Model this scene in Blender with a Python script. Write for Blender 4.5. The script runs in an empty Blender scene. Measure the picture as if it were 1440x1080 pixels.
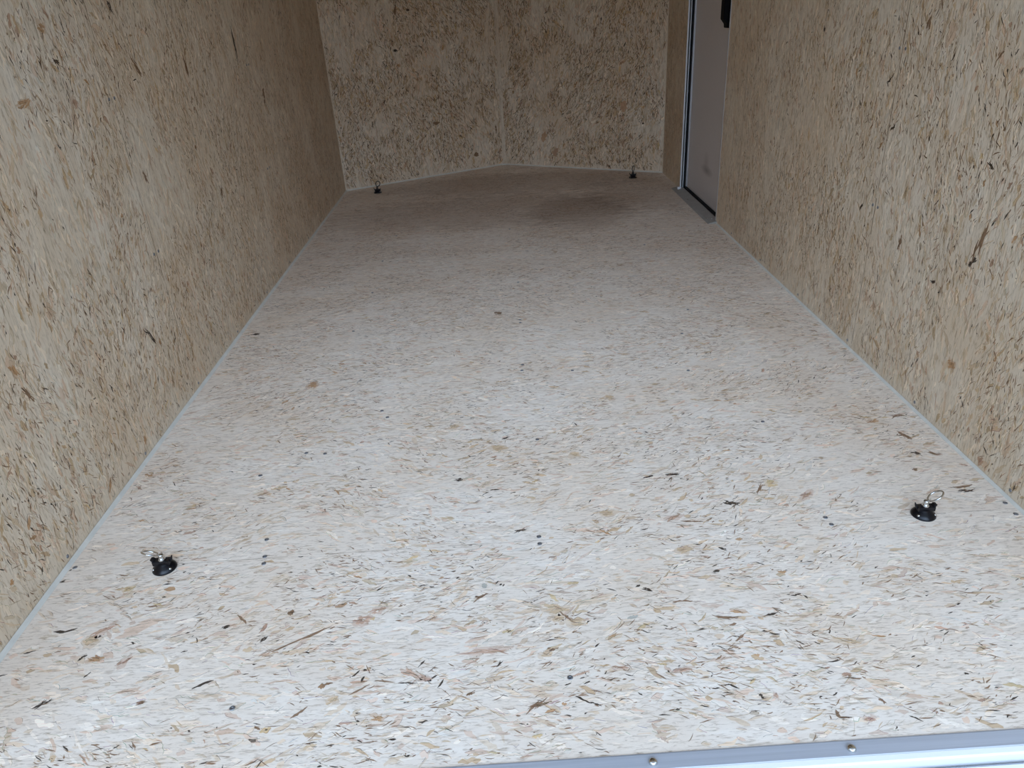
import bpy, bmesh, math, random
import numpy as np
from mathutils import Vector, Matrix

# ------------------------------------------------------------------ camera, sky, exposure
scene = bpy.context.scene
COL = scene.collection
W = 2.05            # inside width of the trailer
SILL = 0.7216       # where the floor ends at the rear opening
H = 2.02            # inside height
YL, YR = 4.835, 4.775   # back corners, left and right
PEAK = (1.047, 5.385)   # point of the V nose
DY0, DY1, DZ = 3.560, 4.300, 1.86   # side door opening in the right wall
GROUND = -0.56

def set_camera():
    f_px, pitch, yaw, roll = 1029.637, 0.478602, -0.004425, -0.063387
    cx, h = 0.97536, 1.020142
    cp, sp = math.cos(pitch), math.sin(pitch)
    Y = Matrix.Rotation(yaw, 3, 'Z')
    f = Y @ Vector((0, cp, -sp)); u = Y @ Vector((0, sp, cp)); r = Y @ Vector((1, 0, 0))
    c, s = math.cos(roll), math.sin(roll)
    r2 = c*r + s*u; u2 = -s*r + c*u
    cam = bpy.data.cameras.new('camera'); cam.sensor_width = 36.0
    cam.lens = f_px / 1440 * 36.0; cam.clip_start = 0.01
    o = bpy.data.objects.new('camera', cam); COL.objects.link(o)
    M = Matrix((r2, u2, -f)).transposed().to_4x4(); M.translation = Vector((cx, 0, h))
    o.matrix_world = M
    scene.camera = o
set_camera()

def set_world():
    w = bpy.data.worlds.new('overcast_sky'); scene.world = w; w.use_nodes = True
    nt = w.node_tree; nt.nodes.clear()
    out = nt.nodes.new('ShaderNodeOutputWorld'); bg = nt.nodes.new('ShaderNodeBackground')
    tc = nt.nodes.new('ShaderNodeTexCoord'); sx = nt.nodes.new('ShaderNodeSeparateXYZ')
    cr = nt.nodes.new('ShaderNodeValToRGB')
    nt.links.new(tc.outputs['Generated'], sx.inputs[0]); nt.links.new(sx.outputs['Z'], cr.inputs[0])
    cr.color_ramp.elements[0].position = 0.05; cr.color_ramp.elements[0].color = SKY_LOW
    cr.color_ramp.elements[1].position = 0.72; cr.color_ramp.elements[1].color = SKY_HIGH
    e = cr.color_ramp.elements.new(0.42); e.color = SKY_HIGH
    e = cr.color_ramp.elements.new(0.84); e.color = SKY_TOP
    # sky shaped for the indoor light: dimmed overhead and at the sides, brightest behind
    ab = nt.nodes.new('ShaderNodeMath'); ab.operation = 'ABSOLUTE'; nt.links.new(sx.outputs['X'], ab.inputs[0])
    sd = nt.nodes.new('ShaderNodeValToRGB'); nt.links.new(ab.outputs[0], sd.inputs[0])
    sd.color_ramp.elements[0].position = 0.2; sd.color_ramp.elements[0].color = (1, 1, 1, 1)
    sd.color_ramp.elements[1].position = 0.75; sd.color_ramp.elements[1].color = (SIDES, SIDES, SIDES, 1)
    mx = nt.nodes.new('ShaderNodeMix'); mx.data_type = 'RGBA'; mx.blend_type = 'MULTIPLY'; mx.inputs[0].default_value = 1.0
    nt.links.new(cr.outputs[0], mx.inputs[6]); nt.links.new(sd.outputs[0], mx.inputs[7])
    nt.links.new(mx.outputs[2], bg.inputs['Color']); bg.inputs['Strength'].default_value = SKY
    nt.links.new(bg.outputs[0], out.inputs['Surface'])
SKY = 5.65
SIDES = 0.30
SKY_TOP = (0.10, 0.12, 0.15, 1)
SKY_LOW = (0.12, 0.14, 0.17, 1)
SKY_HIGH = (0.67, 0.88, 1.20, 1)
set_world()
vs = scene.view_settings
scene.display_settings.display_device = 'sRGB'
vs.view_transform = 'Standard'; vs.look = 'None'; vs.gamma = 1.0; vs.use_curve_mapping = False
vs.exposure = 0.0
try:
    scene.cycles.max_bounces = 14; scene.cycles.diffuse_bounces = 10; scene.cycles.denoising_prefilter = 'NONE'
except Exception: pass

# ------------------------------------------------------------------ materials
def new_mat(name):
    m = bpy.data.materials.new(name); m.use_nodes = True
    nt = m.node_tree; nt.nodes.clear()
    out = nt.nodes.new('ShaderNodeOutputMaterial'); b = nt.nodes.new('ShaderNodeBsdfPrincipled')
    nt.links.new(b.outputs[0], out.inputs[0])
    return m, nt, b

def mixc(nt, a, b, fac, mode='MIX'):
    n = nt.nodes.new('ShaderNodeMix'); n.data_type = 'RGBA'; n.blend_type = mode
    for i, v in ((0, fac), (6, a), (7, b)):
        if isinstance(v, (int, float)): n.inputs[i].default_value = v
        elif isinstance(v, tuple): n.inputs[i].default_value = v + (1,) if len(v) == 3 else v
        else: nt.links.new(v, n.inputs[i])
    return n.outputs[2]

def ramp(nt, src, stops):
    cr = nt.nodes.new('ShaderNodeValToRGB'); e = cr.color_ramp.elements
    while len(e) < len(stops): e.new(0.5)
    for k, (p, c) in enumerate(stops):
        e[k].position = p; e[k].color = (c, c, c, 1) if isinstance(c, (int, float)) else c + (1,)
    nt.links.new(src, cr.inputs[0]); return cr.outputs[0]

def noise(nt, vec, scale, detail=3, rough=0.5, dist=0.0, mapscale=None):
    if mapscale:
        mp = nt.nodes.new('ShaderNodeMapping'); mp.inputs['Scale'].default_value = mapscale
        nt.links.new(vec, mp.inputs[0]); vec = mp.outputs[0]
    n = nt.nodes.new('ShaderNodeTexNoise'); n.inputs['Scale'].default_value = scale
    n.inputs['Detail'].default_value = detail; n.inputs['Roughness'].default_value = rough
    n.inputs['Distortion'].default_value = dist
    nt.links.new(vec, n.inputs['Vector']); return n.outputs[0]

def strand_board(name, base, pale, warm, stretch, dirt=None, rough=0.55):
    """Strand board: long fine grain along one axis; the strands themselves are modelled and tinted by 'strand'."""
    m, nt, b = new_mat(name)
    tc = nt.nodes.new('ShaderNodeTexCoord').outputs['Object']
    g1 = noise(nt, tc, 7.0, 5, 0.65, 0.6, stretch)
    g2 = noise(nt, tc, 58.0, 4, 0.65, 0.8, stretch)
    g3 = noise(nt, tc, 3.0, 2, 0.5)
    c = mixc(nt, base, pale, ramp(nt, g1, [(0.38, 0.0), (0.62, 1.0)]))
    c = mixc(nt, c, warm, ramp(nt, g3, [(0.42, 0.0), (0.7, 0.75)]))
    c = mixc(nt, c, ramp(nt, g2, [(0.30, (0.50, 0.44, 0.38)), (0.49, (1, 1, 1))]), 0.85, 'MULTIPLY')
    if dirt:
        for (p, r, k) in dirt:
            vm = nt.nodes.new('ShaderNodeVectorMath'); vm.operation = 'SUBTRACT'; nt.links.new(tc, vm.inputs[0]); vm.inputs[1].default_value = p
            v2 = nt.nodes.new('ShaderNodeVectorMath'); v2.operation = 'DIVIDE'; nt.links.new(vm.outputs[0], v2.inputs[0]); v2.inputs[1].default_value = r
            vl = nt.nodes.new('ShaderNodeVectorMath'); vl.operation = 'LENGTH'; nt.links.new(v2.outputs[0], vl.inputs[0])
            n = noise(nt, tc, 14, 5, 0.75, 0.5, (0.6, 2.2, 1))
            ad = nt.nodes.new('ShaderNodeMath'); ad.operation = 'MULTIPLY_ADD'; nt.links.new(n, ad.inputs[0]); ad.inputs[1].default_value = -1.6; nt.links.new(vl.outputs['Value'], ad.inputs[2])
            f = ramp(nt, ad.outputs[0], [(0.0, k), (0.45, 0.0)])
            c = mixc(nt, c, mixc(nt, c, (0.50, 0.42, 0.36), 1.0, 'MULTIPLY'), f)
    at = nt.nodes.new('ShaderNodeAttribute'); at.attribute_name = 'strand'
    c = mixc(nt, c, at.outputs['Color'], 1.0, 'MULTIPLY')
    nt.links.new(c, b.inputs['Base Color'])
    b.inputs['Roughness'].default_value = rough
    b.inputs['Specular IOR Level'].default_value = 0.3
    bp = nt.nodes.new('ShaderNodeBump'); bp.inputs['Strength'].default_value = 0.12; bp.inputs['Distance'].default_value = 0.002
    nt.links.new(g2, bp.inputs['Height']); nt.links.new(bp.outputs[0], b.inputs['Normal'])
    return m

def plain(name, col, rough=0.5, metal=0.0, spec=0.5, vary=0.06, scale=30, coat=0.0, stretch=None):
    m, nt, b = new_mat(name)
    tc = nt.nodes.new('ShaderNodeTexCoord').outputs['Object']
    n = noise(nt, tc, scale, 3, 0.6, 0, stretch)
    lo = tuple(x*(1-vary) for x in col); hi = tuple(min(1, x*(1+vary)) for x in col)
    nt.links.new(ramp(nt, n, [(0.3, lo), (0.7, hi)]), b.inputs['Base Color'])
    b.inputs['Roughness'].default_value = rough; b.inputs['Metallic'].default_value = metal
    b.inputs['Specular IOR Level'].default_value = spec; b.inputs['Coat Weight'].default_value = coat
    return m

FLOOR = strand_board('floor_strand_board', (0.815, 0.70, 0.58), (0.885, 0.785, 0.67), (0.80, 0.66, 0.52), (0.8, 4.5, 3.0),
                     dirt=[((1.42, 3.95, 0.0), (0.26, 0.34, 1.0), 0.5), ((1.80, 4.25, 0.0), (0.30, 0.40, 1.0), 0.3),
                           ((0.90, 4.10, 0.0), (0.80, 0.35, 1.0), 0.4), ((1.10, 4.75, 0.0), (0.80, 0.30, 1.0), 0.4)])
WALL = strand_board('wall_strand_board', (0.69, 0.565, 0.41), (0.77, 0.66, 0.51), (0.68, 0.53, 0.365), (3.5, 3.5, 0.55))
ALU = plain('brushed_aluminium', (0.60, 0.61, 0.63), 0.38, 0.9, 0.5, 0.05, 8, stretch=(0.3, 20, 20))
SILLM = plain('weathered_sill_aluminium', (0.50, 0.52, 0.56), 0.5, 0.35, 0.4, 0.08, 8, stretch=(0.3, 20, 20))
DALU = plain('dull_threshold_aluminium', (0.36, 0.335, 0.30), 0.6, 0.2, 0.4, 0.08, 30)
ALUW = plain('mill_aluminium', (0.78, 0.79, 0.80), 0.5, 0.6, 0.5, 0.04, 12)
CHROME = plain('chrome', (0.60, 0.59, 0.56), 0.14, 1.0, 0.5, 0.02, 40)
ZINC = plain('zinc_screw', (0.30, 0.31, 0.33), 0.4, 0.8, 0.5, 0.15, 300)
BLACK = plain('glossy_black_enamel', (0.003, 0.003, 0.005), 0.30, 0.0, 0.35, 0.1, 60)
PLASTIC = plain('black_plastic', (0.004, 0.004, 0.004), 0.7, 0.0, 0.12, 0.1, 80)
CHROME_DARK = plain('chrome_reflecting_dark', (0.05, 0.045, 0.04), 0.35, 0.8, 0.5, 0.1, 60)  # back rings: chrome with its dark reflections painted into the base colour
RUBBER = plain('black_rubber', (0.010, 0.010, 0.011), 0.8, 0.0, 0.2, 0.1, 80)
CAULK = plain('pale_cove_strip', (0.66, 0.63, 0.55), 0.7, 0.0, 0.2, 0.08, 20)
SKIN = plain('white_exterior_skin', (0.82, 0.82, 0.82), 0.35, 0.0, 0.5, 0.02, 4)
CEIL = plain('ceiling_panel', (0.60, 0.53, 0.43), 0.6, 0.0, 0.3, 0.05, 5)
RAMP = plain('ramp_surface', (0.80, 0.81, 0.82), 0.5, 0.1, 0.5, 0.04, 10)
GRAVEL = plain('gravel_ground', (0.30, 0.29, 0.28), 0.9, 0.0, 0.2, 0.35, 14)

def door_mat():
    m, nt, b = new_mat('grey_vinyl_door_face')
    tc = nt.nodes.new('ShaderNodeTexCoord').outputs['Object']
    n = noise(nt, tc, 60, 3, 0.6)
    c = mixc(nt, (0.60, 0.55, 0.52), (0.66, 0.61, 0.575), n)
    for (p, r, k) in [((2.08, 3.89, 0.185), (1, 0.12, 0.030), 0.8), ((2.08, 3.91, 0.225), (1, 0.06, 0.06), 0.3), ((2.08, 3.75, 0.05), (1, 0.4, 0.05), 0.15)]:
        vm = nt.nodes.new('ShaderNodeVectorMath'); vm.operation = 'SUBTRACT'; nt.links.new(tc, vm.inputs[0]); vm.inputs[1].default_value = p
        v2 = nt.nodes.new('ShaderNodeVectorMath'); v2.operation = 'DIVIDE'; nt.links.new(vm.outputs[0], v2.inputs[0]); v2.inputs[1].default_value = r
        vl = nt.nodes.new('ShaderNodeVectorMath'); vl.operation = 'LENGTH'; nt.links.new(v2.outputs[0], vl.inputs[0])
        f = ramp(nt, vl.outputs['Value'], [(0.1, k), (1.0, 0.0)])
        c = mixc(nt, c, (0.26, 0.22, 0.20), f)
    nt.links.new(c, b.inputs['Base Color']); b.inputs['Roughness'].default_value = 0.45
    return m
DOOR = door_mat()

# ------------------------------------------------------------------ mesh helpers
class MB:
    """Collects faces, with a material index and a strand tint per face, and links them as one mesh object."""
    def __init__(s): s.v = []; s.f = []; s.m = []; s.c = []; s.sm = []
    def face(s, idx, mi=0, c=(1, 1, 1), smooth=False): s.f.append(tuple(idx)); s.m.append(mi); s.c.append(c); s.sm.append(smooth)
    def box(s, x0, x1, y0, y1, z0, z1, mi=0, mis=None):
        b = len(s.v)
        s.v += [(x0,y0,z0),(x1,y0,z0),(x1,y1,z0),(x0,y1,z0),(x0,y0,z1),(x1,y0,z1),(x1,y1,z1),(x0,y1,z1)]
        F = [(0,3,2,1),(4,5,6,7),(0,1,5,4),(1,2,6,5),(2,3,7,6),(3,0,4,7)]   # -z +z -y +x +y -x
        for k, q in enumerate(F): s.face([b+i for i in q], mis[k] if mis else mi)
    def prism(s, poly, lift, mi=0, top_mi=None, bot_mi=None, smooth=False):
        """poly: list of 3-D points, anticlockwise seen from the side 'lift' points to."""
        n = len(poly); b = len(s.v); L = Vector(lift)
        s.v += [tuple(p) for p in poly] + [tuple(Vector(p)+L) for p in poly]
        s.face([b+i for i in range(n)][::-1], mi if bot_mi is None else bot_mi)
        s.face([b+n+i for i in range(n)], mi if top_mi is None else top_mi)
        for i in range(n):
            j = (i+1) % n; s.face([b+i, b+j, b+n+j, b+n+i], mi, smooth=smooth)
    def lathe(s, prof, origin=(0,0,0), axis=(0,0,1), seg=32, mi=0):
        """prof: (radius, height) from bottom to top; radius 0 closes."""
        ax = Vector(axis).normalized(); t = ax.orthogonal().normalized(); u = ax.cross(t); O = Vector(origin)
        rings = []
        for r, h in prof:
            if r < 1e-7: rings.append([len(s.v)]); s.v.append(tuple(O+ax*h))
            else:
                b = len(s.v); rings.append([b+k for k in range(seg)])
                for k in range(seg):
                    a = 2*math.pi*k/seg; s.v.append(tuple(O+ax*h+t*(r*math.cos(a))+u*(r*math.sin(a))))
        for A, B in zip(rings[:-1], rings[1:]):
            for k in range(seg):
                k2 = (k+1) % seg
                if len(A) == 1 and len(B) == 1: continue
                if len(A) == 1: s.face([A[0], B[k2], B[k]], mi, smooth=True)
                elif len(B) == 1: s.face([A[k], A[k2], B[0]], mi, smooth=True)
                else: s.face([A[k], A[k2], B[k2], B[k]], mi, smooth=True)
    def torus(s, R, r, M, seg=40, sub=12, mi=0):
        b = len(s.v)
        for i in range(seg):
            a = 2*math.pi*i/seg
            for j in range(sub):
                t = 2*math.pi*j/sub
                s.v.append(tuple(M @ Vector(((R+r*math.cos(t))*math.cos(a), (R+r*math.cos(t))*math.sin(a), r*math.sin(t)))))
        for i in range(seg):
            for j in range(sub):
                i2, j2 = (i+1) % seg, (j+1) % sub
                s.face([b+i*sub+j, b+i2*sub+j, b+i2*sub+j2, b+i*sub+j2], mi, smooth=True)
    def tube(s, pts, r, sub=10, mi=0):
        pts = [Vector(p) for p in pts]; b = len(s.v); n = len(pts); up = None
        rr = r if isinstance(r, (list, tuple)) else [r]*n
        for i, p in enumerate(pts):
            d = (pts[min(i+1, n-1)]-pts[max(i-1, 0)]).normalized()
            if up is None: up = d.orthogonal().normalized()
            up = (up - d*up.dot(d)).normalized(); w = d.cross(up)
            for j in range(sub):
                t = 2*math.pi*j/sub; s.v.append(tuple(p+(up*math.cos(t)+w*math.sin(t))*rr[i]))
        for i in range(n-1):
            for j in range(sub):
                j2 = (j+1) % sub; s.face([b+i*sub+j, b+i*sub+j2, b+(i+1)*sub+j2, b+(i+1)*sub+j], mi, smooth=True)
        s.face([b+j for j in range(sub)][::-1], mi); s.face([b+(n-1)*sub+j for j in range(sub)], mi)
    def build(s, name, mats, parent=None, loc=None, kind=None, label=None, bevel=0):
        me = bpy.data.meshes.new(name)
        nv = len(s.v); nf = len(s.f)
        cnt = np.array([len(f) for f in s.f], dtype=np.int32)
        idx = np.fromiter((i for f in s.f for i in f), dtype=np.int32)
        me.vertices.add(nv); me.vertices.foreach_set('co', np.array(s.v, dtype=np.float32).ravel())
        me.loops.add(len(idx)); me.loops.foreach_set('vertex_index', idx)
        me.polygons.add(nf)
        st = np.zeros(nf, dtype=np.int32); st[1:] = np.cumsum(cnt)[:-1]
        me.polygons.foreach_set('loop_start', st)
        me.polygons.foreach_set('material_index', np.array(s.m, dtype=np.int32))
        me.polygons.foreach_set('use_smooth', np.array(s.sm, dtype=bool))
        if not isinstance(mats, (list, tuple)): mats = [mats]
        for m in mats: me.materials.append(m)
        me.update(calc_edges=True); me.validate()
        if FLOOR in mats or WALL in mats:
            at = me.color_attributes.new('strand', 'FLOAT_COLOR', 'CORNER')
            c = np.ones((nf, 4), dtype=np.float32); c[:, :3] = np.array(s.c, dtype=np.float32)
            at.data.foreach_set('color', np.repeat(c, cnt, axis=0).ravel())
        o = bpy.data.objects.new(name, me); COL.objects.link(o)
        if parent: o.parent = parent
        if loc: o.location = loc
        if kind: o['kind'] = kind
        if label: o['label'] = label
        if bevel:
            bv = o.modifiers.new('bevel', 'BEVEL'); bv.width = bevel; bv.segments = 3; bv.limit_method = 'ANGLE'
        return o

# ------------------------------------------------------------------ strands (flakes of wood) pressed into the boards
TINT = {'L': (0.92, 0.85, 0.76), 'P': (0.93, 0.81, 0.74), 'T': (0.80, 0.68, 0.53), 'Y': (0.84, 0.72, 0.50), 'O': (0.66, 0.46, 0.30),
        'R': (0.70, 0.53, 0.45), 'B': (0.36, 0.26, 0.19), 'a': (0.72, 0.68, 0.64), 'b': (0.80, 0.74, 0.66), 'K': (0.10, 0.085, 0.075), 'W': (1.06, 1.05, 1.03), 'G': (0.62, 0.68, 0.70), 'D': (0.55, 0.48, 0.42)}
def value_grid(rng, n): return rng.uniform(-1, 1, (n, n))
class Board:
    """A board face: origin O, grain direction U, cross direction V, normal N; inside(u, v) tells where it is."""
    def __init__(s, mb, O, U, V, N, nu, nv, inside, seed, seams_u=(), seams_v=(), mi=0, sway=0.3):
        s.mb, s.O, s.U, s.V, s.N = mb, Vector(O), Vector(U), Vector(V), Vector(N)
        s.nu, s.nv, s.inside, s.mi, s.sway = nu, nv, inside, mi, sway
        s.rng = random.Random(seed); s.g = value_grid(np.random.default_rng(seed), 64)
        s.su, s.sv = sorted(seams_u), sorted(seams_v)
    def angle(s, u, v):
        def samp(a, b):
            i, j = int(math.floor(a)), int(math.floor(b)); fa, fb = a-i, b-j
            fa = fa*fa*(3-2*fa); fb = fb*fb*(3-2*fb); g = s.g
            q = lambda x, y: g[x % 64, y % 64]
            return (q(i,j)*(1-fa)+q(i+1,j)*fa)*(1-fb)+(q(i,j+1)*(1-fa)+q(i+1,j+1)*fa)*fb
        return s.sway*samp(u*3+7, v*3+3) + s.sway*0.9*samp(u*9+20, v*11+11)
    def strand(s, u, v, L, Wd, ang, col, h, k=None, edge=0.0, jag=0.35, bend=None):
        r = s.rng; k = k or (4 if L < 0.02 else 6 if L < 0.04 else 9)
        bend = r.gauss(0, 0.35) if bend is None else bend
        pts = []; a = ang - bend/2
        du, dv = math.cos(ang)*L, math.sin(ang)*L
        x, y = 0.0, 0.0; step = L/(k-1); spine = [(0, 0, a)]
        for i in range(1, k):
            a += bend/(k-1) + r.gauss(0, 0.10 if k > 5 else 0.05)
            x += math.cos(a)*step; y += math.sin(a)*step; spine.append((x, y, a))
        cx, cy = x/2, y/2; lo, hi = [], []
        for i, (x, y, a) in enumerate(spine):
            t = i/(k-1); e = min(1.0, 2.6*min(t+.06, 1.06-t))**0.7
            wl = Wd/2*e*(1+r.uniform(-jag, jag)); wr = Wd/2*e*(1+r.uniform(-jag, jag))
            nx, ny = -math.sin(a), math.cos(a)
            lo.append((u+x-cx-nx*wl, v+y-cy-ny*wl)); hi.append((u+x-cx+nx*wr, v+y-cy+ny*wr))
        allp = lo+hi
        us = [p[0] for p in allp]; vv = [p[1] for p in allp]
        if not (s.inside(min(us), min(vv)) and s.inside(max(us), max(vv)) and s.inside(min(us), max(vv)) and s.inside(max(us), min(vv))): return
        for q in s.su:
            if min(us) < q < max(us): return
        for q in s.sv:
            if min(vv) < q < max(vv): return
        mb = s.mb; b = len(mb.v); O, U, V, N = s.O, s.U, s.V, s.N
        def P(p, hh): return tuple(O + U*p[0] + V*p[1] + N*hh)
        for p, q in zip(lo, hi): mb.v.append(P(p, h)); mb.v.append(P(q, h))
        flip = U.cross(V).dot(N) < 0
        for i in range(k-1):
            a0 = b+2*i; q = [a0, a0+2, a0+3, a0+1]
            mb.face(q[::-1] if flip else q, s.mi, col)
        if edge > 0:      # the raised edge of the strand shows as a fine dark line
            i0 = r.randrange(0, max(1, k//2)); i1 = r.randrange(min(k-1, i0+2), k)
            side = hi if r.random() < 0.6 else lo; b = len(mb.v); ec = tuple(c*r.uniform(0.35, 0.6) for c in col)
            for i in range(i0, i1+1):
                p, q = side[i], (lo[i] if side is hi else hi[i])
                d = math.hypot(q[0]-p[0], q[1]-p[1]) or 1; w = min(edge, d*0.6)*r.uniform(0.4, 1)
                p2 = (p[0]+(q[0]-p[0])/d*w, p[1]+(q[1]-p[1])/d*w)
                A, B = (p2, p) if side is hi else (p, p2)
                mb.v.append(P(A, h+0.00003)); mb.v.append(P(B, h+0.00003))
            for i in range(i1-i0):
                a0 = b+2*i; q = [a0, a0+2, a0+3, a0+1]; mb.face(q[::-1] if flip else q, s.mi, ec)
    def fill(s, density=1.0, dark=1.0, warm=1.0, size=1.0):
        r = s.rng; area = s.nu*s.nv
        def tint(key, j=0.06):
            c = TINT[key]; g = r.gauss(1, j); w = r.gauss(0, 0.02)
            return (c[0]*g*(1+w), c[1]*g, c[2]*g*(1-w))
        def scatter(n, l0, l1, w0, w1, keys, hlo, hhi, jit, edge=0, jag=0.35, kk=None, cluster=0, tj=.06, pe=.6):
            for _ in range(int(n*area*density)):
                u = r.uniform(0, s.nu); v = r.uniform(0, s.nv)
                if not s.inside(u, v): continue
                if cluster and (s.angle(v*2.3+5, u*1.7+9)/s.sway) < r.uniform(-1.4, 0.6)*cluster: continue
                L = size*l0*(l1/l0)**r.random(); Wd = min(size*w0*(w1/w0)**r.random(), L*0.7)
                an = s.angle(u, v) + r.gauss(0, jit)
                s.strand(u, v, L, Wd, an, tint(r.choice(keys), tj), r.uniform(hlo, hhi), kk, edge if r.random() < pe else 0, jag)
        scatter(2600, .012, .060, .003, .011, 'WWLWPWLW', .00002, .00009, .30, .0010, .6, None, 0, .07, .55)
        scatter(3800, .008, .050, .0007, .0016, 'abab', .000095, .0001, .30, 0, .6, 5, .2, .05)
        scatter(420*warm, .012, .045, .003, .011, 'LLPPTT', .00010, .00014, .35, .0012, .6, None, .6, .08)
        scatter(130*warm, .008, .034, .003, .009, 'TTTRYOR', .00015, .00018, .45, .0012, .7, 7, .5, .1)
        scatter(2200, .006, .028, .0009, .0022, 'TTBBRT', .00019, .00021, .38, 0, .6, 4, .5)
        scatter(1500*dark, .005, .024, .0010, .0027, 'BBBBK', .00022, .00024, .42, 0, .7, 4, .3)
        scatter(380*dark, .005, .022, .0012, .0032, 'KBKK', .00025, .00027, .5, 0, .75, 5, .4)
        scatter(800*dark, .002, .005, .0010, .0022, 'KBBT', .00027, .00029, .9, 0, .6, 3, .4)
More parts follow.
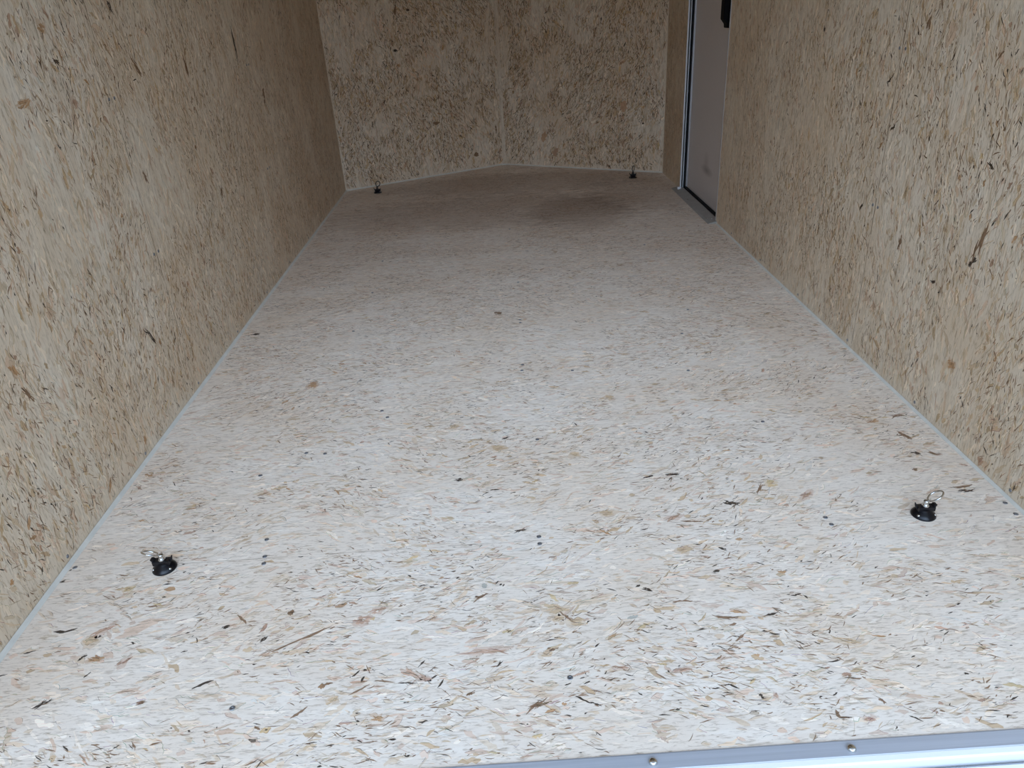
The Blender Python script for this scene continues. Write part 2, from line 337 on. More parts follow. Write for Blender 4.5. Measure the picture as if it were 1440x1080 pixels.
FEATURES = [
    ('F', 0.8304, 1.4747, 0.8448, 1.4823, 0.0115, 'K'), ('F', 0.9458, 1.6533, 0.9638, 1.6634, 0.0066, 'K'), ('F', 0.9121, 1.6106, 0.9582, 1.6125, 0.0241, 'T'),
    ('F', 1.2477, 1.844, 1.2698, 1.841, 0.0256, 'T'), ('F', 1.1153, 1.556, 1.142, 1.5528, 0.0262, 'T'), ('F', 0.9145, 1.4254, 0.9362, 1.4294, 0.0057, 'K'),
    ('F', 0.9669, 1.2703, 0.9948, 1.2712, 0.0073, 'K'), ('F', 1.1618, 1.312, 1.1953, 1.3131, 0.0177, 'T'), ('F', 0.8888, 1.4479, 0.9319, 1.4628, 0.0173, 'L'),
    ('F', 1.2821, 1.4384, 1.3048, 1.4438, 0.011, 'K'), ('F', 1.3248, 1.4439, 1.3657, 1.4442, 0.0088, 'K'), ('F', 1.5545, 1.3784, 1.5805, 1.3829, 0.0257, 'Y'),
    ('F', 1.4398, 1.3222, 1.4711, 1.3107, 0.0107, 'K'), ('F', 1.4064, 1.3396, 1.4606, 1.3517, 0.0172, 'L'), ('F', 1.3003, 1.2748, 1.3362, 1.2899, 0.0131, 'R'),
    ('F', 1.3285, 1.2662, 1.3768, 1.2611, 0.0049, 'B'), ('F', 1.2972, 1.1713, 1.3304, 1.1764, 0.0189, 'T'), ('F', 1.3865, 1.1719, 1.3999, 1.1643, 0.0068, 'K'),
    ('F', 1.3536, 1.1048, 1.3678, 1.1052, 0.006, 'K'), ('F', 1.4795, 1.0302, 1.5005, 1.0255, 0.0039, 'K'), ('F', 1.2068, 1.0686, 1.2243, 1.0613, 0.0039, 'K'),
    ('F', 1.2571, 1.0293, 1.2947, 1.0286, 0.0055, 'B'), ('F', 1.6086, 1.3182, 1.6455, 1.3411, 0.0154, 'R'), ('F', 1.5222, 1.3465, 1.5441, 1.3778, 0.0081, 'B'),
    ('F', 0.654, 1.0321, 0.684, 1.0406, 0.019, 'R'), ('F', 0.684, 1.0531, 0.7103, 1.066, 0.0155, 'R'), ('F', 0.6673, 1.0361, 0.6756, 1.0397, 0.0057, 'W'),
    ('F', 0.6913, 1.0554, 0.6978, 1.0604, 0.0057, 'W'), ('F', 0.5071, 0.9756, 0.6144, 1.0219, 0.0056, 'B'), ('F', 0.4845, 0.9976, 0.4953, 1.0115, 0.0074, 'K'),
    ('F', 0.4022, 1.0375, 0.4144, 1.0455, 0.0082, 'K'), ('F', 0.5195, 1.065, 0.5311, 1.0703, 0.0163, 'B'), ('F', 0.758, 0.9081, 0.805, 0.8903, 0.0128, 'R'),
    ('F', 0.7898, 0.8904, 0.8071, 0.8871, 0.0073, 'R'), ('F', 0.6877, 0.8919, 0.6912, 0.9035, 0.0042, 'K'), ('F', 0.6345, 0.8548, 0.654, 0.8574, 0.0148, 'T'),
    ('F', 0.7143, 0.8209, 0.7345, 0.8153, 0.0115, 'O'), ('F', 0.6124, 0.8052, 0.6412, 0.8089, 0.0193, 'L'), ('F', 0.5255, 0.8173, 0.5358, 0.8089, 0.0042, 'B'),
    ('F', 0.6711, 0.8639, 0.7024, 0.8877, 0.0031, 'B'), ('F', 0.7103, 0.8892, 0.7471, 0.8878, 0.003, 'B'), ('F', 0.7524, 0.8843, 0.7844, 0.8803, 0.0029, 'K'),
    ('F', 0.5786, 0.8294, 0.6059, 0.8466, 0.0061, 'B'), ('F', 0.6199, 0.8864, 0.6387, 0.8949, 0.0048, 'B'), ('F', 0.4178, 1.0699, 0.4476, 1.0488, 0.0042, 'B'),
    ('F', 1.0152, 1.0387, 1.0575, 1.0297, 0.022, 'T'), ('F', 1.0255, 1.0067, 1.048, 1.0073, 0.0141, 'T'), ('F', 1.0492, 0.9988, 1.0832, 0.9958, 0.0193, 'T'),
    ('F', 1.0428, 1.0253, 1.0608, 1.0006, 0.0047, 'B'), ('F', 1.0663, 1.0361, 1.1509, 1.0565, 0.0162, 'L'), ('F', 0.8619, 0.9431, 0.9406, 0.9417, 0.0114, 'R'),
    ('F', 0.9967, 0.9227, 1.0198, 0.9311, 0.017, 'T'), ('F', 1.0145, 0.9344, 1.0258, 0.9334, 0.0113, 'B'), ('F', 1.0049, 0.9235, 1.0323, 0.9095, 0.0061, 'W'),
    ('F', 1.0502, 0.8322, 1.0775, 0.8189, 0.0041, 'K'), ('F', 1.0725, 0.8183, 1.0925, 0.8133, 0.0027, 'K'), ('F', 0.9703, 0.8103, 1.0075, 0.8336, 0.0079, 'B'),
    ('F', 1.0497, 0.877, 1.0813, 0.8805, 0.0044, 'R'), ('F', 1.1228, 0.8869, 1.1466, 0.8833, 0.0076, 'R'), ('F', 0.9, 1.0995, 0.9, 1.1135, 0.017, 'G'),
    ('F', 0.9228, 1.1097, 0.9284, 1.1185, 0.0033, 'K'), ('F', 0.9303, 1.105, 0.9347, 1.1098, 0.0035, 'K'), ('F', 0.9366, 1.1015, 0.9396, 1.1082, 0.0031, 'K'),
    ('F', 0.8777, 1.0649, 0.9058, 1.0868, 0.009, 'B'), ('F', 1.2076, 1.0697, 1.227, 1.0638, 0.0039, 'K'), ('F', 1.1223, 0.9688, 1.1685, 0.991, 0.0109, 'L'),
    ('F', 1.1663, 0.9923, 1.1856, 1.0039, 0.0077, 'G'), ('F', 1.1954, 1.0751, 1.2049, 1.0811, 0.005, 'K'), ('F', 0.8689, 0.8506, 0.8834, 0.8558, 0.0087, 'B'),
    ('F', 1.3234, 0.9864, 1.3658, 0.9795, 0.0071, 'B'), ('F', 1.359, 0.9958, 1.3872, 0.9933, 0.0089, 'O'), ('F', 1.4518, 0.9656, 1.5366, 0.9805, 0.0143, 'L'),
    ('F', 1.4125, 0.9819, 1.4416, 0.9833, 0.0051, 'K'), ('F', 1.5144, 0.9164, 1.5539, 0.9049, 0.0102, 'T'), ('F', 1.3478, 0.8084, 1.3545, 0.8079, 0.0123, 'K'),
    ('F', 1.3708, 0.8079, 1.3775, 0.8074, 0.011, 'R'), ('F', 1.4523, 0.768, 1.461, 0.7673, 0.0195, 'B'), ('F', 1.3688, 0.9469, 1.3981, 0.9368, 0.0191, 'L'),
    ('F', 1.3424, 0.9293, 1.369, 0.9393, 0.0043, 'B'), ('F', 1.2232, 0.8691, 1.2553, 0.8746, 0.0085, 'R'), ('F', 1.2969, 0.8883, 1.312, 0.8963, 0.0039, 'B'),
    ('F', 1.3456, 0.964, 1.3589, 0.9658, 0.0065, 'B'), ('F', 1.4057, 0.8657, 1.43, 0.8663, 0.0044, 'T'), ('F', 1.4944, 0.7569, 1.5116, 0.7556, 0.0102, 'R'),
    ('F', 1.534, 0.792, 1.5392, 0.7811, 0.0074, 'B'), ('F', 0.1733, 0.9874, 0.2015, 0.9827, 0.0125, 'O'), ('F', 0.1544, 0.9872, 0.1683, 0.9939, 0.0082, 'K'),
    ('F', 0.209, 1.0488, 0.2851, 1.0702, 0.0313, 'P'), ('F', 0.143, 1.0312, 0.172, 1.0321, 0.0241, 'T'), ('F', 0.1506, 1.0425, 0.1884, 1.0685, 0.0111, 'R'),
    ('F', 0.0704, 1.0558, 0.1144, 1.0686, 0.0064, 'K'), ('F', 0.0414, 1.0093, 0.0622, 1.0138, 0.004, 'K'), ('F', 0.1854, 0.9419, 0.1939, 0.9541, 0.0039, 'K'),
    ('F', 0.3943, 0.8978, 0.4241, 0.9194, 0.0053, 'K'), ('F', 0.2348, 0.9634, 0.2543, 0.9841, 0.014, 'R'), ('F', 0.2492, 0.8971, 0.3069, 0.9084, 0.015, 'P'),
    ('F', 0.3056, 0.8784, 0.3264, 0.8803, 0.0093, 'B'), ('F', 0.2315, 1.1102, 0.251, 1.1108, 0.0061, 'B'), ('F', 0.0067, 1.2309, 0.0171, 1.2402, 0.0139, 'K'),
    ('F', 0.0067, 1.2016, 0.0202, 1.204, 0.0073, 'K'), ('F', 0.161, 1.161, 0.1768, 1.1734, 0.0175, 'Y'), ('F', 0.1267, 0.8812, 0.1544, 0.8997, 0.0075, 'K'),
    ('F', 0.0758, 0.8881, 0.1031, 0.9008, 0.0092, 'L'), ('F', 1.9655, 1.6376, 2.0159, 1.6412, 0.0102, 'B'), ('F', 1.9033, 1.6212, 1.9308, 1.6247, 0.0163, 'O'),
    ('F', 1.953, 1.5627, 1.967, 1.5232, 0.0152, 'B'), ('F', 1.937, 1.4703, 1.9557, 1.4603, 0.0103, 'K'), ('F', 1.9732, 1.4662, 2.0006, 1.4484, 0.0103, 'B'),
    ('F', 1.9849, 1.4981, 2.0156, 1.5035, 0.0112, 'T'), ('F', 1.957, 1.3063, 2.0017, 1.3066, 0.0076, 'K'), ('F', 1.9457, 1.3167, 1.998, 1.3251, 0.007, 'B'),
    ('F', 1.9035, 1.4011, 1.9165, 1.3972, 0.0124, 'B'), ('F', 0.3476, 2.0519, 0.3797, 2.0474, 0.0382, 'O'), ('F', 0.9346, 2.5514, 0.9664, 2.5459, 0.035, 'B'),
    ('F', 0.0491, 2.4962, 0.0764, 2.4918, 0.0193, 'K'), ('F', 2.1095, 1.9706, 2.1498, 1.9644, 0.0199, 'B'), ('F', 1.4557, 2.4606, 1.5006, 2.4528, 0.034, 'T'),
    ('F', 0.8013, 1.7272, 0.8385, 1.7422, 0.0187, 'T'), ('L', 1.0358, 1.8078, 1.026, 1.834, 0.0186, 'O'), ('L', 0.9652, 1.8302, 0.9564, 1.8513, 0.0135, 'K'),
    ('L', 1.0883, 2.1726, 1.0523, 2.1895, 0.0122, 'K'), ('L', 1.0249, 3.1636, 0.8907, 3.1476, 0.0178, 'K'), ('L', 0.884, 1.8612, 0.8601, 1.8636, 0.0261, 'R'),
    ('L', 0.8911, 1.6405, 0.8944, 1.6877, 0.0119, 'O'), ('L', 0.9576, 2.2241, 0.894, 2.2634, 0.0124, 'B'), ('L', 0.6986, 3.4009, 0.7535, 3.4244, 0.0409, 'B'),
    ('L', 0.507, 1.4955, 0.4657, 1.5061, 0.0276, 'P'), ('L', 0.6649, 2.1042, 0.6266, 2.1259, 0.015, 'B'), ('L', 0.3038, 1.8574, 0.24, 1.8991, 0.0115, 'K'),
    ('L', 0.3904, 1.3331, 0.3521, 1.3525, 0.0107, 'B'), ('L', 0.4499, 1.3223, 0.4199, 1.3344, 0.0144, 'O'), ('L', 0.1806, 1.2524, 0.1616, 1.2783, 0.0131, 'P'),
    ('L', 0.9301, 2.606, 0.8601, 2.6115, 0.0187, 'B'), ('L', 0.3419, 1.2714, 0.294, 1.2835, 0.0126, 'P'), ('L', 0.5001, 2.6642, 0.4668, 2.6585, 0.0212, 'B'),
    ('L', 0.5659, 1.7291, 0.5154, 1.7318, 0.0247, 'L'), ('L', 0.2572, 1.6603, 0.1951, 1.6787, 0.0253, 'L'), ('R', 0.4315, 1.5798, 0.5323, 1.5554, 0.014, 'B'),
    ('R', 0.4254, 1.583, 0.4424, 1.578, 0.0117, 'K'), ('R', 0.7726, 2.1004, 0.7938, 2.0733, 0.0081, 'K'), ('R', 0.656, 2.0429, 0.6711, 2.0189, 0.0095, 'K'),
    ('R', 0.4168, 2.1385, 0.4388, 2.1234, 0.01, 'K'), ('R', 0.5003, 1.9062, 0.544, 1.9073, 0.0207, 'T'), ('R', 0.8695, 1.8504, 0.9177, 1.8352, 0.0376, 'P'),
    ('R', 0.9065, 1.9492, 0.9425, 1.9431, 0.0129, 'B'), ('R', 0.6533, 1.6068, 0.6407, 1.576, 0.0085, 'K'), ('R', 0.3408, 1.718, 0.35, 1.6922, 0.0088, 'K'),
    ('R', 0.1335, 1.3955, 0.1381, 1.3639, 0.0235, 'P'), ('R', 0.0032, 1.3897, 0.0322, 1.3819, 0.02, 'R'), ('R', 0.0778, 1.3217, 0.133, 1.313, 0.0229, 'P'),
    ('R', 0.0013, 1.3596, 0.0436, 1.3564, 0.0275, 'P'), ('R', 0.4348, 1.5753, 0.4482, 1.5697, 0.0112, 'K'), ('R', 0.1782, 1.5769, 0.1906, 1.5513, 0.0242, 'O'),
    ('R', 0.7835, 1.5656, 0.8179, 1.5694, 0.0177, 'T'), ('R', 0.6719, 1.7837, 0.6973, 1.781, 0.0174, 'T'), ('R', 0.8856, 2.5469, 0.9017, 2.5524, 0.0155, 'K'),
    ('R', 0.86, 1.6495, 0.8795, 1.6383, 0.0068, 'B'), ('R', 0.3566, 1.8952, 0.4081, 1.8887, 0.0136, 'B'), ('R', 0.4678, 1.7021, 0.4914, 1.7038, 0.0229, 'T'),
]

def place_features(board, key):
    for (k, a0, b0, a1, b1, wd, cls) in FEATURES:
        if k != key: continue
        u, v = (a0+a1)/2, (b0+b1)/2; L = math.hypot(a1-a0, b1-b0); an = math.atan2(b1-b0, a1-a0)
        wd = max(wd, 0.0012)*0.9; L = max(L, 0.003)
        if cls == 'P': c = (0.91, 0.79, 0.71)
        else: c = TINT[cls]
        r = board.rng
        if wd > 0.006 and cls not in 'G':   # a broad strand is a ragged bundle: several splinters side by side and a few dark rims
            ca, sa = math.cos(an), math.sin(an)
            if cls in 'TORY': board.strand(u, v, L*1.3, wd*1.2, an, tuple(0.5+0.5*x for x in c), .00030, 9, .0008, .7, 0.2)
            for q in range(7):
                t = r.uniform(-.32, .32)*L; s_ = r.uniform(-.38, .38)*wd
                g = r.gauss(1, .06)
                board.strand(u+ca*t-sa*s_, v+sa*t+ca*s_, L*r.uniform(.35, .8), wd*r.uniform(.2, .5), an+r.gauss(0, .2 if L < .06 else .06), tuple(x*g for x in c), .000305+.000002*q, 7, .0012 if r.random() < .5 else 0, .6, r.gauss(0, .2 if L < .06 else .05))
            if .02 < L < .06: board.strand(u+r.gauss(0, .1)*L, v, L*.5, .0016, an+r.gauss(0, .3), TINT['B'], .00032, 5, 0, .6)
        else:
            board.strand(u, v, L, wd, an, c, .00032, 9 if L > 0.02 else 5, 0, 0.6, r.gauss(.1, .2) if cls != 'G' else 0)

# ------------------------------------------------------------------ the room: floor, walls, ceiling
def nose_y(x):
    return YL + (PEAK[1]-YL)*x/PEAK[0] if x < PEAK[0] else PEAK[1] + (YR-PEAK[1])*(x-PEAK[0])/(W-PEAK[0])

def build_floor():
    mb = MB()
    pts = [(0, SILL, 0), (W, SILL, 0), (W, YR, 0), (PEAK[0]+.05, nose_y(PEAK[0]+.05), 0), (PEAK[0], PEAK[1]-.012, 0), (PEAK[0]-.05, nose_y(PEAK[0]-.05), 0), (0, YL, 0)]
    mb.prism([(x, y, -0.02) for x, y, z in pts], (0, 0, 0.02))
    seams = [1.2345, 2.454, 3.673]
    bd = Board(mb, (0, 0, 0), (1, 0, 0), (0, 1, 0), (0, 0, 1), W, 5.4, lambda u, v: 0.006 < u < W-0.006 and SILL+.001 < v < nose_y(min(max(u, 0), W))-.008, 11, seams_v=seams, sway=0.34)
    bd.fill(size=.95, dark=1.3, warm=1.4); place_features(bd, 'F')
    b = len(mb.v)
    for y in seams:      # hairline joints between the boards
        x = 0.01
        while x < W-0.01:
            x2 = min(W-0.01, x+bd.rng.uniform(.02, .12)); w = bd.rng.uniform(.0002, .0008)
            b = len(mb.v); mb.v += [(x, y-w, .00033), (x2, y-w, .00033), (x2, y+w, .00033), (x, y+w, .00033)]
            mb.face([b, b+1, b+2, b+3], 0, (0.5, 0.46, 0.42)); x = x2 + bd.rng.choice([0, 0, .03, .08])
    fl = mb.build('floor', FLOOR, kind='structure')
    # screw heads along the cross members
    R = random.Random(4)
    spots = [(1.018, 1.245), (1.018, 1.222), (1.046, .871), (1.637, 1.246), (1.640, 1.222), (2.032, 1.255), (2.030, 1.216), (.429, 1.240), (.433, 1.217), (.477, .855),
             (.418, 1.297), (.334, 1.555), (.481, 1.639), (.604, 1.851), (.625, 1.811), (1.022, 2.094), (1.018, 2.053), (1.174, 2.03), (1.522, 1.979), (1.569, 2.254),
             (.020, 1.245), (.430, 1.648), (1.040, 1.640), (1.640, 1.655), (.425, 2.462), (1.03, 2.440), (1.03, 2.468), (1.64, 2.46), (1.04, 2.87), (.44, 2.86), (1.64, 3.27), (.43, 3.28), (1.03, 3.68), (.45, 3.69)]
    first = None
    for x, y in spots:
        if first is None:
            s = MB(); s.lathe([(.0048, 0), (.0050, .0006), (.0040, .0011), (.0018, .0012), (.0014, .0004), (0, .0004)], seg=16)
            o = first = s.build('screw', ZINC, fl, label='dark zinc screw head')
        else: o = first.copy(); COL.objects.link(o); o.parent = fl
        o.location = (x, y, .0003)
    return fl
floor = build_floor()

def wall_screws(wall, spots, axis):
    first = None
    for (x, y, z) in spots:
        if first is None:
            s = MB(); s.lathe([(.0045, 0), (.0045, .0005), (.0032, .0011), (.0014, .0011), (.0010, .0004), (0, .0004)], seg=14, axis=axis)
            o = first = s.build('screw', ZINC, wall, label='dark zinc screw head')
        else: o = first.copy(); COL.objects.link(o); o.parent = wall
        o.location = (x, y, z)

TH = 0.045
def build_left():
    mb = MB(); mb.box(-TH, 0, SILL-.04, YL+.04, -0.02, H, mis=[1, 1, 1, 0, 1, 1])
    seams = [2.05, 3.27, 4.49]
    bd = Board(mb, (0, 0, 0), (0, 0, 1), (0, 1, 0), (1, 0, 0), H, YL, lambda u, v: 0.006 < u < H and SILL < v < YL-.002, 21, seams_v=seams, sway=0.30)
    bd.fill(dark=1.25, warm=1.5, size=1.15); place_features(bd, 'L'); joints(mb, seams, 0.0, 1, 0, 1, bd.rng)
    w = mb.build('wall_left', [WALL, SKIN], kind='structure')
    wall_screws(w, [(.0003, y, .017) for y in (.86, 1.264, 1.673, 2.08, 2.49, 2.9, 3.3, 3.7)] + [(.0003, y, z) for y in (2.035, 2.065, 3.255, 3.285) for z in (.45, .86)], (1, 0, 0))
def joints(mb, seams, x, nx, z0, z1, rng, skip=None, H=H):
    for y in seams:
        z = 0.02
        while z < H-.02:
            z2 = min(H-.02, z+rng.uniform(.03, .15)); w = rng.uniform(.0005, .0015); b = len(mb.v); X = x+nx*.00033
            mb.v += [(X, y-w, z), (X, y+w, z), (X, y+w, z2), (X, y-w, z2)]
            mb.face([b, b+1, b+2, b+3] if nx > 0 else [b+3, b+2, b+1, b], 0, (0.36, 0.30, 0.25)); z = z2 + rng.choice([0, 0, .02])
build_left()
def build_right():
    mb = MB()
    mb.box(W, W+TH, SILL-.04, DY0, -0.02, H, mis=[1, 1, 1, 1, 1, 0])
    mb.box(W, W+TH, DY1, YR+.04, -0.02, H, mis=[1, 1, 1, 1, 1, 0])
    mb.box(W, W+TH, DY0, DY1, DZ, H, mis=[1, 1, 1, 1, 1, 0])
    seams = [2.05, 3.27]
    def ins(u, v): return 0.006 < u < H and SILL < v < YR-.002 and not (DY0-.002 < v < DY1+.002 and u < DZ)
    bd = Board(mb, (W, 0, 0), (0, 0, 1), (0, 1, 0), (-1, 0, 0), H, YR, ins, 31, seams_v=seams, sway=0.30)
    bd.fill(dark=1.25, warm=1.5, size=1.15); place_features(bd, 'R'); joints(mb, seams, W, -1, 0, 1, bd.rng)
    w = mb.build('wall_right', [WALL, SKIN], kind='structure')
    wall_screws(w, [(W-.0003, y, .019) for y in (.86, 1.273, 1.673, 2.08, 2.49, 2.9, 3.3)] + [(W-.0003, y, z) for y in (2.035, 2.065) for z in (.45, .86)], (-1, 0, 0))
build_right()
def build_nose(name, A, B, seed):
    A, B = Vector(A), Vector(B); d = (B-A); L = d.length; d.normalize(); n = Vector((d.y, -d.x, 0))   # towards the room
    mb = MB(); o = -n*TH
    P = [A, B, B+o, A+o]
    mb.prism([(p.x, p.y, -0.02) for p in (P[0], P[1], P[2], P[3])], (0, 0, H+.02), 1)
    b = len(mb.v); e = n*0.00001
    mb.v += [tuple(Vector((p.x, p.y, z))+e) for p, z in ((A, 0), (B, 0), (B, H), (A, H))]
    mb.face([b, b+1, b+2, b+3], 0)
    bd = Board(mb, (A.x, A.y, 0), (0, 0, 1), d, n, H, L, lambda u, v: .006 < u < H and .003 < v < L-.003, seed, sway=0.42)
    bd.fill(dark=2.2, warm=2.2, size=1.5)
    for (u, v, l, w, a, c) in FEATN:
        Pt = Vector((v, 0, 0))
        # v given as world x
        t = (v-A.x)/d.x
        if 0.02 < t < L-.02: bd.strand(u, t, l, w, a, TINT[c] if c != 'P' else (.80, .58, .46), .00032, 8, .001, .45)
    return mb.build(name, [WALL, SKIN], kind='structure')
FEATN = [(.20, 1.325, .075, .032, .15, 'P'), (.40, 1.82, .07, .04, .2, 'P'), (.10, 1.40, .06, .035, .3, 'R'), (.30, 1.93, .012, .012, 0, 'K'), (.80, .40, .015, .03, 0, 'K'),
         (1.02, .43, .05, .02, 0, 'B'), (1.02, .50, .012, .02, 0, 'K'), (.34, .60, .02, .05, .2, 'B'), (.10, .85, .03, .04, 0, 'B'), (.25, 1.0, .06, .01, .1, 'B')]
build_nose('wall_front_left', (0, YL, 0), (PEAK[0], PEAK[1], 0), 41)
build_nose('wall_front_right', (PEAK[0], PEAK[1], 0), (W, YR, 0), 43)
def build_ceiling():
    mb = MB(); mb.prism([(-TH, SILL-.04, H), (W+TH, SILL-.04, H), (W+TH, YR+.05, H), (PEAK[0], PEAK[1]+.06, H), (-TH, YL+.05, H)], (0, 0, .04), 1, bot_mi=0)
    mb.build('ceiling', [CEIL, SKIN], kind='structure')
build_ceiling()

# pale cove strips where the floor meets the walls
def strip(name, A, B, n, w=.010, h=.006):
    A, B, n = Vector(A), Vector(B), Vector(n).normalized()
    mb = MB(); d = (B-A)
    poly = [A, A+n*w, A+n*w*.55+Vector((0, 0, h*.4)), A+n*w*.12+Vector((0, 0, h))]
    if d.cross(n).z > 0: poly = poly[::-1]
    mb.prism([tuple(p) for p in poly], d)
    return mb.build(name, CAULK, kind='structure')
Z0 = .0002
strip('trim_1', (0, SILL+.002, Z0), (0, YL, Z0), (1, 0, 0))
strip('trim_2', (W, SILL+.002, Z0), (W, DY0-.012, Z0), (-1, 0, 0), .007, .005)
strip('trim_3', (0, YL, Z0), (PEAK[0], PEAK[1], Z0), (PEAK[1]-YL, -PEAK[0], 0), .006, .007)
strip('trim_4', (PEAK[0], PEAK[1], Z0), (W, YR, Z0), (YR-PEAK[1], -(W-PEAK[0]), 0), .006, .006)
def seam_cover():
    mb = MB(); x, y = PEAK
    mb.prism([(x-.012, nose_y(x-.012)-.001, .012), (x, y-.014, .012), (x+.012, nose_y(x+.012)-.001, .012), (x, y, .012)], (0, 0, H-.02))
    mb.build('trim_5', WALL, kind='structure')
seam_cover()

# ------------------------------------------------------------------ side door
def build_door():
    mb = MB(); X = W+.033
    mb.box(X, X+.028, DY0+.006, DY1-.020, .012, DZ-.010)
    leaf = mb.build('door_1', DOOR, kind='structure')
    # frame: aluminium lining of the opening with a thin flange on the room side
    f = MB()
    f.box(W-.003, W+.004, DY1-.003, DY1+.004, .004, DZ+.01, 1)
    f.box(W+.004, W+.010, DY1+.000, DY1+.004, .004, DZ, 2)
    f.box(W+.010, W+.0145, DY1-.008, DY1+.004, .004, DZ, 1)
    f.box(W+.0145, W+.062, DY1-.002, DY1+.004, .004, DZ, 2)
    f.box(W-.002, W+.002, DY0-.004, DY0+.001, .004, DZ+.01)
    f.box(W+.000, W+.062, DY0, DY0+.003, .004, DZ)
    f.box(W-.002, W+.062, DY0-.004, DY1+.004, DZ-.004, DZ)
    f.build('door_frame', [ALU, ALUW, DALU], leaf, label='bright aluminium door frame')
    e = MB()
    e.box(X-.008, X+.006, DY1-.026, DY1-.016, .014, DZ-.012)
    e.build('edge_trim', ALU, leaf, label='aluminium edge strip of the door')
    g = MB()
    g.box(W+.0145, W+.026, DY1-.014, DY1-.002, .010, DZ-.006)
    g.box(W+.014, W+.060, DY0+.004, DY1-.004, .001, .0115)
    g.box(W+.018, W+.031, DY0+.008, DY1-.010, .0115, .020)
    g.build('weather_seal', RUBBER, leaf, label='black rubber weather seal')
    t = MB()
    t.prism([(W-.044, DY0-.020, .0004), (W+.013, DY0-.020, .0004), (W+.013, DY0-.020, .0135), (W-.032, DY0-.020, .0045)][::-1], (0, DY1-DY0+.055, 0))
    th = t.build('threshold', DALU, leaf, label='low aluminium threshold strip')
    for (x, y) in ((W-.025, 4.02), (W-.025, 3.62), (W-.008, 3.60)):
        s = MB(); s.lathe([(.0045, 0), (.0045, .001), (.002, .0022), (0, .0022)], (x, y, .0058 if x < W-.02 else .0092), seg=14); s.build('screw', CHROME, th)
    t = MB(); t.box(W-.022, W-.002, DY1-.030, DY1-.012, .006, .020); t.build('bracket', ALUW, leaf, label='small bright corner bracket', bevel=.001)
    # black latch housing on the door
    LY = 3.600; l = MB()
    x1, x0 = X, X-.050
    pr = [(x0, .905), (x0+.016, .885), (x0+.018, .868), (x1, .868), (x1, 1.06), (x0+.008, 1.06), (x0, 1.05)]
    l.prism([(x, LY, z) for x, z in pr], (0, .055, 0))
    la = l.build('latch', PLASTIC, leaf, label='black plastic latch housing', bevel=.003)
    k = MB(); k.tube([(x0+.004, LY+.028, 1.00), (x0-.022, LY+.028, 1.00), (x0-.028, LY+.05, 1.00), (x0-.028, LY+.12, 1.00)], .006); k.build('latch_lever', PLASTIC, la)
build_door()

# ------------------------------------------------------------------ rear sill, frame, ramp door and the ground outside
def build_sill():
    mb = MB(); x0, x1 = -TH, W+TH
    prof = [(SILL-.0006, -.05), (SILL-.0006, .0012), (SILL-.0015, .0024), (SILL-.004, .0032), (.694, .0032), (.6925, .0022), (.6922, -.05)]
    mb.prism([(x0, y, z) for y, z in prof], (x1-x0, 0, 0), smooth=False)
    s = mb.build('trim_6', SILLM, kind='structure')
    e = MB(); e.prism([(x0, y, z) for y, z in ((.6921, -.05), (.6921, .0026), (.684, .0016), (.6815, -.0005), (.6810, -.05))], (x1-x0, 0, 0))
    e.build('trim_9', SKIN, kind='structure')
    for x in (.26, .555, .854, 1.153, 1.451, 1.75, 2.0):
        b = MB(); b.lathe([(.0068, 0), (.0068, .0012), (.0060, .0034), (.0040, .0048), (.0018, .0056), (0, .0057)], (x, .7045, .0034), seg=24)
        b.build('bolt_head', CHROME, s, label='shiny domed bolt head')
build_sill()
def build_frame():
    mb = MB(); y0, y1 = SILL-.10, SILL-.04
    mb.box(-TH-.02, 0, y0, y1, -.06, H+.06); mb.box(W, W+TH+.02, y0, y1, -.06, H+.06); mb.box(-TH-.02, W+TH+.02, y0, y1, H, H+.06)
    mb.build('trim_7', SKIN, kind='structure', bevel=.004)
build_frame()
def build_ramp():
    r = bpy.data.objects.new('ramp_door', None); COL.objects.link(r); r.location = (W/2, .672, -.010)
    r['label'] = 'white ramp door lowered from the rear sill of the trailer'; r['category'] = 'ramp'
    a = math.atan2(.52, 1.75); L = 1.85; w = W/2+.01
    mb = MB(); dy, dz = -math.cos(a)*L, -math.sin(a)*L
    mb.prism([(-w, 0, -.035), (w, 0, -.035), (w, 0, 0), (-w, 0, 0)], (0, dy, dz))
    o = mb.build('ramp_panel', RAMP, r)
    h = MB(); h.tube([(-w, .0005, -.008), (w, .0005, -.008)], .006, 12); h.build('hinge', SILLM, r, label='long aluminium hinge along the top edge')
build_ramp()
def build_ground():
    mb = MB(); mb.box(-30, 32, -30, 32, GROUND-.05, GROUND)
    mb.build('ground', GRAVEL, kind='structure')
    b = MB(); b.box(-TH, W+TH, SILL-.02, 4.76, -.14, -.0505)
    b.build('trim_8', SKIN, kind='structure')
build_ground()

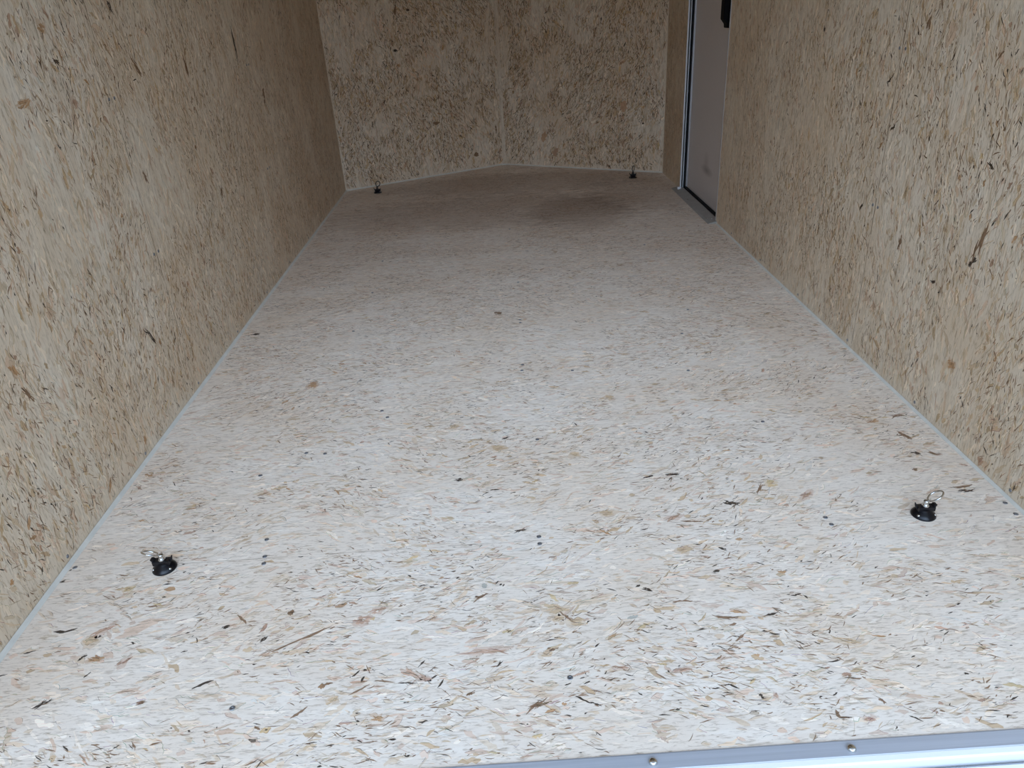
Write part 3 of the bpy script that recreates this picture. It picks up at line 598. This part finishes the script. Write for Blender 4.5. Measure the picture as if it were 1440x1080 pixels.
# ------------------------------------------------------------------ tie-down rings
def tie_down(loc, rz, ring_rot, label, flip=1, steel=None):
    steel = steel or CHROME; rt = .0019 if steel is CHROME else .0026
    r = bpy.data.objects.new('tie_down_ring', None); COL.objects.link(r); r.location = loc; r.rotation_euler = (0, 0, rz)
    r['label'] = label; r['category'] = 'tie-down ring'; r['group'] = 'tie-down rings on the floor'
    mb = MB(); mb.lathe([(.0, .0002), (.0245, .0002), (.0250, .0012), (.0247, .0030), (.0228, .0062), (.0190, .0098), (.0145, .0130), (.0115, .0155), (.0095, .0175), (0, .0178)], seg=48)
    mb.build('base_dish', BLACK, r, label='glossy black domed base')
    w = MB(); f = flip      # locking bar: one broad wing towards the ring, one thin spur opposite
    w.prism([(-f*.0165, -.0075, .0135), (f*.0190, -.0080, .0135), (f*.0200, .0080, .0135), (-f*.0150, .0080, .0135)][::f], (0, 0, .010))
    w.prism([(f*.0140, -.0060, .0232), (f*.0195, -.0060, .0232), (f*.0195, .0050, .0232), (f*.0140, .0050, .0232)][::f], (f*.0030, 0, .0050))
    w.tube([(-f*.0140, .001, .018), (-f*.0195, .001, .0245), (-f*.0225, .002, .0325)], [.0034, .0026, .0012], 8)
    w.build('locking_bar', BLACK, r, label='black locking bar with a thin spur', bevel=.0008)
    c = MB(); c.lathe([(.0072, .0225), (.0078, .0240), (.0078, .0268), (.0060, .0290), (.0052, .0330), (.0058, .0350), (.0050, .0375), (0, .0385)], seg=28)
    c.build('collar', steel, r, label='chrome swivel collar' if steel is CHROME else 'chrome swivel collar with dark reflections in its colour')
    for sx, sy in ((-f*.0175, -.0115), (f*.0175, -.0125)):
        s = MB(); n = Vector((sx, sy, .022)).normalized(); s.lathe([(.0028, 0), (.0028, .0010), (.0012, .0018), (0, .0018)], (sx, sy, .0078), n, 12)
        s.build('screw', CHROME, r, label='small shiny fixing screw')
    n, c = (Vector(v).normalized() for v in ring_rot); c = (c - n*c.dot(n)).normalized(); t = n.cross(c); R_ = .0165
    M = Matrix((c, t, n)).transposed().to_4x4(); M.translation = Vector((0, 0, .0365)) + c*(R_+.0035)
    g = MB(); g.torus(R_, rt, M); g.build('ring', steel, r, label='chrome pull ring' if steel is CHROME else 'chrome pull ring with dark reflections in its colour')
    k = MB(); k.tube([(0, 0, .0345), tuple(Vector((0, 0, .0350))+c*.0045)], .0030, 10); k.build('ring_eye', steel, r)
R = math.radians
tie_down((.2215, 1.2235, .0003), R(0), ((.288, .501, .816), (-.883, -.191, .429)), 'black tie-down ring on the near left floor, its chrome ring lying almost edge-on', -1)
tie_down((1.8420, 1.2340, .0003), R(0), ((-.565, .31, .764), (.79, -.064, .609)), 'black tie-down ring on the near right floor, its chrome ring open and leaning right', 1)
tie_down((.2210, 4.725, .0003), R(0), ((-.488, -.773, .406), (.336, .242, .91)), 'small dark tie-down ring on the back left floor, near the V-shaped front wall', 1, CHROME_DARK)
tie_down((1.8410, 4.682, .0003), R(0), ((.847, -.531, 0), (.111, .183, .977)), 'small dark tie-down ring at the back right, beside the side door corner', 1, CHROME_DARK)
